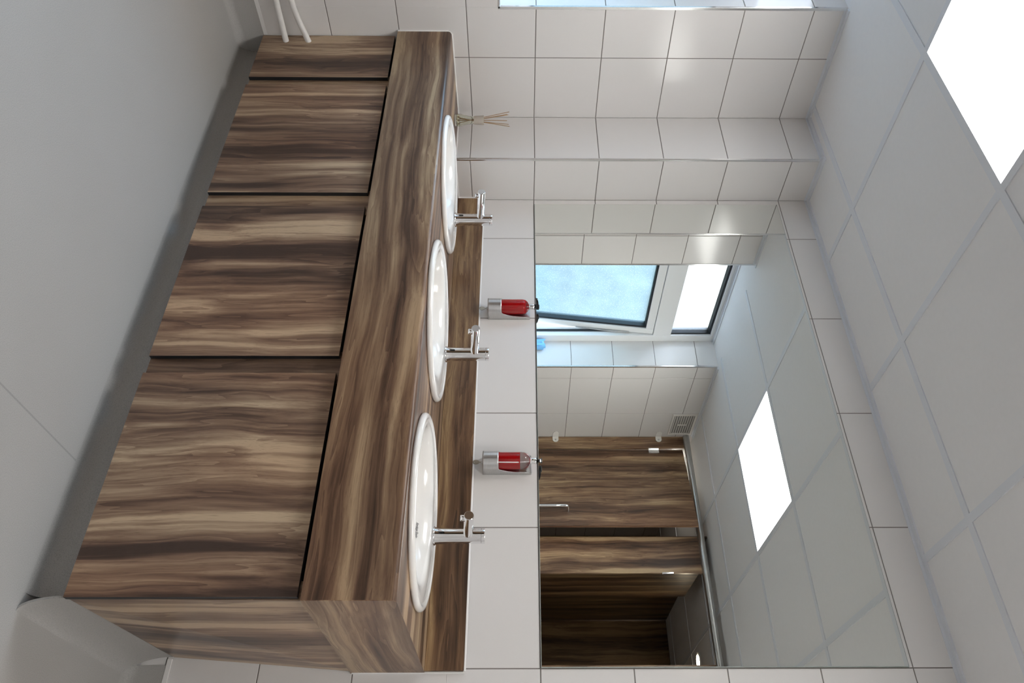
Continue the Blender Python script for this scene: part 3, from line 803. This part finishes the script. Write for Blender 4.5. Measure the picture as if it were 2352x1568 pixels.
# top hung casement standing open at the bottom
sash = bpy.data.objects.new('casement', None); COL.objects.link(sash); sash.parent = win
hx, hz = WX-.012, Z(.740)
sash.location = Vector((hx, -1.1, hz))-win.location
sash.rotation_euler = (0, math.radians(6.9), 0)
ys0, ys1 = yo0+fw+.003, yo1-fw-.003; sh = Z(.738)-(zs_f+.058)
def sbox(name, boxes, mat, bevel=0.0):
    bm = bmesh.new()
    for b in boxes: box(bm, *b)
    me = bpy.data.meshes.new(name); bmesh.ops.recalc_face_normals(bm, faces=bm.faces); bm.to_mesh(me); bm.free(); me.materials.append(mat)
    o = bpy.data.objects.new(name, me); COL.objects.link(o); o.parent = sash
    if bevel:
        md = o.modifiers.new('b', 'BEVEL'); md.width = bevel; md.segments = 2
    return o
Y0, Y1 = ys0+1.1, ys1+1.1; sw = .045; X0, X1 = -.055, .004
sbox('casement_frame', [(X0, X1, Y0, Y0+sw, -sh, 0), (X0, X1, Y1-sw, Y1, -sh, 0), (X0, X1, Y0+sw, Y1-sw, -sw, 0), (X0, X1, Y0+sw, Y1-sw, -sh, -sh+sw)], MT['upvc'], .002)
gw = .015
sbox('gasket', [(X0+.012, X1-.008, Y0+sw, Y0+sw+gw, -sh+sw, -sw), (X0+.012, X1-.008, Y1-sw-gw, Y1-sw, -sh+sw, -sw), (X0+.012, X1-.008, Y0+sw+gw, Y1-sw-gw, -sw-gw*.7, -sw), (X0+.012, X1-.008, Y0+sw+gw, Y1-sw-gw, -sh+sw, -sh+sw+gw)], MT['gasket'])
sbox('pane', [(X0+.022, X0+.028, Y0+sw+gw, Y1-sw-gw, -sh+sw+gw, -sw-gw*.7)], MT['pane_low'])
wbox('rebate_seal', [(fx0+.02, fx0+.034, yo0+fw, yo0+fw+.006, zs_f+.055, Z(.742)), (fx0+.02, fx0+.034, yo0+fw, yo1-fw, Z(.736), Z(.742))], MT['gasket'], 0)
bm = bmesh.new(); tube(bm, [(fx0+.045, yo0+fw+.008, Z(.60)), (fx0+.030, yo0+fw+.008, Z(.44)), (fx0+.004, yo0+fw+.010, Z(.28))], .004, 8)
link('stay_arm', bm, MT['steel'], win, smooth=True)

# ------------------------------------------------------------------ blue paper on the sill
bm = bmesh.new(); n1, n2 = 14, 14; base = [(-.175, -1.522), (-.118, -1.525), (-.112, -1.500), (-.150, -1.485), (-.178, -1.497)]
rings = []
for k in range(n1):
    t = k/(n1-1); ring = []
    for a_ in range(20):
        u = a_/20*len(base); i0 = int(u) % len(base); fu = u-int(u)
        px = base[i0][0]*(1-fu)+base[(i0+1) % len(base)][0]*fu; py = base[i0][1]*(1-fu)+base[(i0+1) % len(base)][1]*fu
        px += .004*math.sin(9*t+a_*1.3); py += .003*math.sin(7*t+a_*2.1)
        zz = SILL+.0006+t*(.215+.012*math.sin(a_*.9)); sc = 1-.1*t
        ring.append(bm.verts.new((-.147+(px+.147)*sc, max(py, -1.5285), Z(zz if k else SILL+.0006))))
    rings.append(ring)
for a, b_ in zip(rings, rings[1:]):
    for k in range(20): bm.faces.new((a[k], a[(k+1) % 20], b_[(k+1) % 20], b_[k]))
bm.faces.new(rings[0][::-1]); bm.faces.new(rings[-1])
tag(link('paper_packet', bm, MT['blue']), 'crumpled pale blue paper packet on the window sill seen in the mirror', 'packet')

# ------------------------------------------------------------------ vent grille on the left wall (seen in the mirror)
vg = root('vent_grille', (.002, -2.18, Z(1.01)), 'square white slatted vent grille high on the left wall in the mirror', 'vent')
vy0, vy1, vz0, vz1 = -2.304, -2.055, .938, 1.096
bm = bmesh.new()
for b in ((.001, .008, vy0, vy0+.014, Z(vz0), Z(vz1)), (.001, .008, vy1-.014, vy1, Z(vz0), Z(vz1)), (.001, .008, vy0+.0142, vy1-.0142, Z(vz0), Z(vz0)+.012), (.001, .008, vy0+.0142, vy1-.0142, Z(vz1)-.012, Z(vz1)), (.002, .0085, -2.187, -2.179, Z(.985), Z(1.045))): box(bm, *b)
link('grille_frame', bm, MT['plastic'], vg, bevel=.0008)
bxo('shade_backing', (.0006, .0016, vy0+.01, vy1-.01, Z(vz0)+.008, Z(vz1)-.008), pbr('louvre_gap_shade', (.36, .35, .33), .7), vg)  # flat backing sheet, coloured dark for the shade between the louvres
bm = bmesh.new()
for k in range(9):
    zz = Z(vz0)+.020+k*(vz1-vz0-.034)/8.4
    hexa(bm, [(.003, vy0+.014, zz), (.009, vy0+.014, zz-.005), (.009, vy1-.014, zz-.005), (.003, vy1-.014, zz), (.003, vy0+.014, zz+.003), (.009, vy0+.014, zz-.002), (.009, vy1-.014, zz-.002), (.003, vy1-.014, zz+.003)])
link('louvres', bm, MT['plastic'], vg)

# ------------------------------------------------------------------ toilet cubicles opposite
WC = [wood('cubicle_walnut_%d' % k, 'z', (k*5.3+2, k*2.9+1, k*1.9+6), 1.05, .3, .12) for k in range(3)]
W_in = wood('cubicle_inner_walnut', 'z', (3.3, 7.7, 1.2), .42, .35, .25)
cb = root('toilet_cubicles', (.8, CUB_Y, 0), 'walnut-effect toilet cubicles with one door open, seen in the mirror', 'toilet cubicle')
PT = 1.052; th = .018
for x0, x1 in ((.004, .092), (.724, .956), (1.489, 1.597)):
    pb('pilaster', (x0, x1, CUB_Y-th, CUB_Y, .13, Z(PT)), WC[0 if x0 < .1 else 2], cb)
    fm = bmesh.new(); revolve(fm, ((x0+x1)/2, CUB_Y-th/2, .0005), (0, 0, 1), [(.024, 0), (.024, .006), (.010, .010), (.010, .129)], 20); link('support_foot', fm, MT['alu'], cb, smooth=True)
bm = bmesh.new(); tube(bm, [(.003, CUB_Y+.004, Z(1.0685)), (1.597, CUB_Y+.004, Z(1.0725))], .0215, 24); link('headrail', bm, MT['alu'], cb, smooth=True)
def cub_door(hxx, ang_deg, length, mat, handle=True):
    """door hinged at hxx, turned by ang_deg about the vertical (positive opens towards the basins)"""
    d = bpy.data.objects.new('door', None); COL.objects.link(d); d.parent = cb
    d.location = Vector((hxx, CUB_Y-.004, 0))-cb.location; d.rotation_euler = (0, 0, math.radians(ang_deg))
    def pc(name, build, m, **k):
        b_ = bmesh.new(); build(b_); me = bpy.data.meshes.new(name); bmesh.ops.recalc_face_normals(b_, faces=b_.faces); b_.to_mesh(me); b_.free(); me.materials.append(m)
        o = bpy.data.objects.new(name, me); COL.objects.link(o); o.parent = d
        for p_ in me.polygons: p_.use_smooth = k.get('smooth', False)
        if k.get('smooth'):
            try: me.set_sharp_from_angle(angle=math.radians(38))
            except Exception: pass
        return o
    pc('door_leaf', lambda b_: box(b_, .002, length, -.018, 0, .15, Z(1.035)), mat)
    def hng(b_):
        box(b_, -.006, .030, .0005, .0035, Z(.806), Z(.874)); tube(b_, [(-.002, .006, Z(.806)), (-.002, .006, Z(.874))], .0055, 12)
    pc('hinge', hng, MT['chrome'], smooth=True)
    if handle:
        def hd(b_):
            xh = length-.115; tube(b_, [(xh, -.0005, Z(.242)), (xh, .036, Z(.242)), (xh, .045, Z(.238)), (xh, .049, Z(.228)), (xh, .049, Z(.10)), (xh, .049, Z(-.04)), (xh, .045, Z(-.05)), (xh, .036, Z(-.054)), (xh, -.0005, Z(-.054))], .0085, 14)
        pc('handle', hd, MT['chrome'], smooth=True)
    return d
cub_door(.100, 12.7, .622, WC[1])
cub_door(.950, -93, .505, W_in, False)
# dividing partition, rear duct panels
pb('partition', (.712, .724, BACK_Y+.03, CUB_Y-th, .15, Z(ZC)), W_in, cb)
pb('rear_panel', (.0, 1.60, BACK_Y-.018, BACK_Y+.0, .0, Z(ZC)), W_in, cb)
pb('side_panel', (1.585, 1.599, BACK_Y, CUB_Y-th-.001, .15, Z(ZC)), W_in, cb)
# wall brackets
def clip(zc_):
    bm = bmesh.new()
    def pill(fn, l):
        P_ = []
        for k in range(16):
            a_ = math.pi*k/15-math.pi/2; P_.append((l+.020*math.cos(a_)-.020, .020*math.sin(a_)))
        P_ = [(0, -.020)] + P_ + [(0, .020)]
        return P_
    P_ = pill(None, .045)
    extrude_poly(bm, P_, lambda p, t: (p[0]+.001, CUB_Y+.001+t*.004, Z(zc_+p[1])), 0, 1)
    extrude_poly(bm, P_, lambda p, t: (.001+t*.004, CUB_Y+.001+p[0]*1.45, Z(zc_+p[1])), 0, 1)
    o = link('wall_bracket', bm, MT['plastic'], cb, bevel=.001)
    bm = bmesh.new(); revolve(bm, (.028, CUB_Y+.005, Z(zc_)), (0, 1, 0), [(.006, 0), (.005, .0015)], 16)
    s = link('screw', bm, MT['steel'], o)
clip(.186); clip(.882)
# downlight of the open cubicle, then an added light in the other
dl = root('cubicle_downlight', (1.29, -3.03, Z(ZC)), 'small round lit downlight in the dark cubicle ceiling, seen in the mirror', 'ceiling light')
bm = bmesh.new(); revolve(bm, (1.29, -3.03, Z(ZC)-.004), (0, 0, 1), [(.055, 0), (.057, .002), (.057, .0070)], 32); link('bezel', bm, MT['upvc'], dl, smooth=True)
bm = bmesh.new(); revolve(bm, (1.29, -3.03, Z(ZC)-.0062), (0, 0, 1), [(.036, 0), (.042, .0010), (.042, .0020)], 32); link('lamp', bm, MT['downlight'], dl, smooth=True)
dl = root('added_dome_light', (.16, -2.72, Z(ZC)), 'unseen round dome light added to brighten the ceiling of the cubicle whose door stands ajar', 'ceiling light')  # unseen dome, added so that the cubicle ceiling catches light
bm = bmesh.new(); revolve(bm, (.16, -2.72, Z(ZC)-.020), (0, 0, 1), [(.105, 0), (.110, .003), (.110, .0230)], 40); link('base', bm, MT['upvc'], dl, smooth=True)
bm = bmesh.new(); revolve(bm, (.16, -2.72, Z(ZC)-.070), (0, 0, 1), [(.03, 0), (.065, .009), (.088, .024), (.098, .042), (.100, .0498)], 40); link('dome', bm, emit('added_dome_glow', (1, .93, .85), 9), dl, smooth=True)
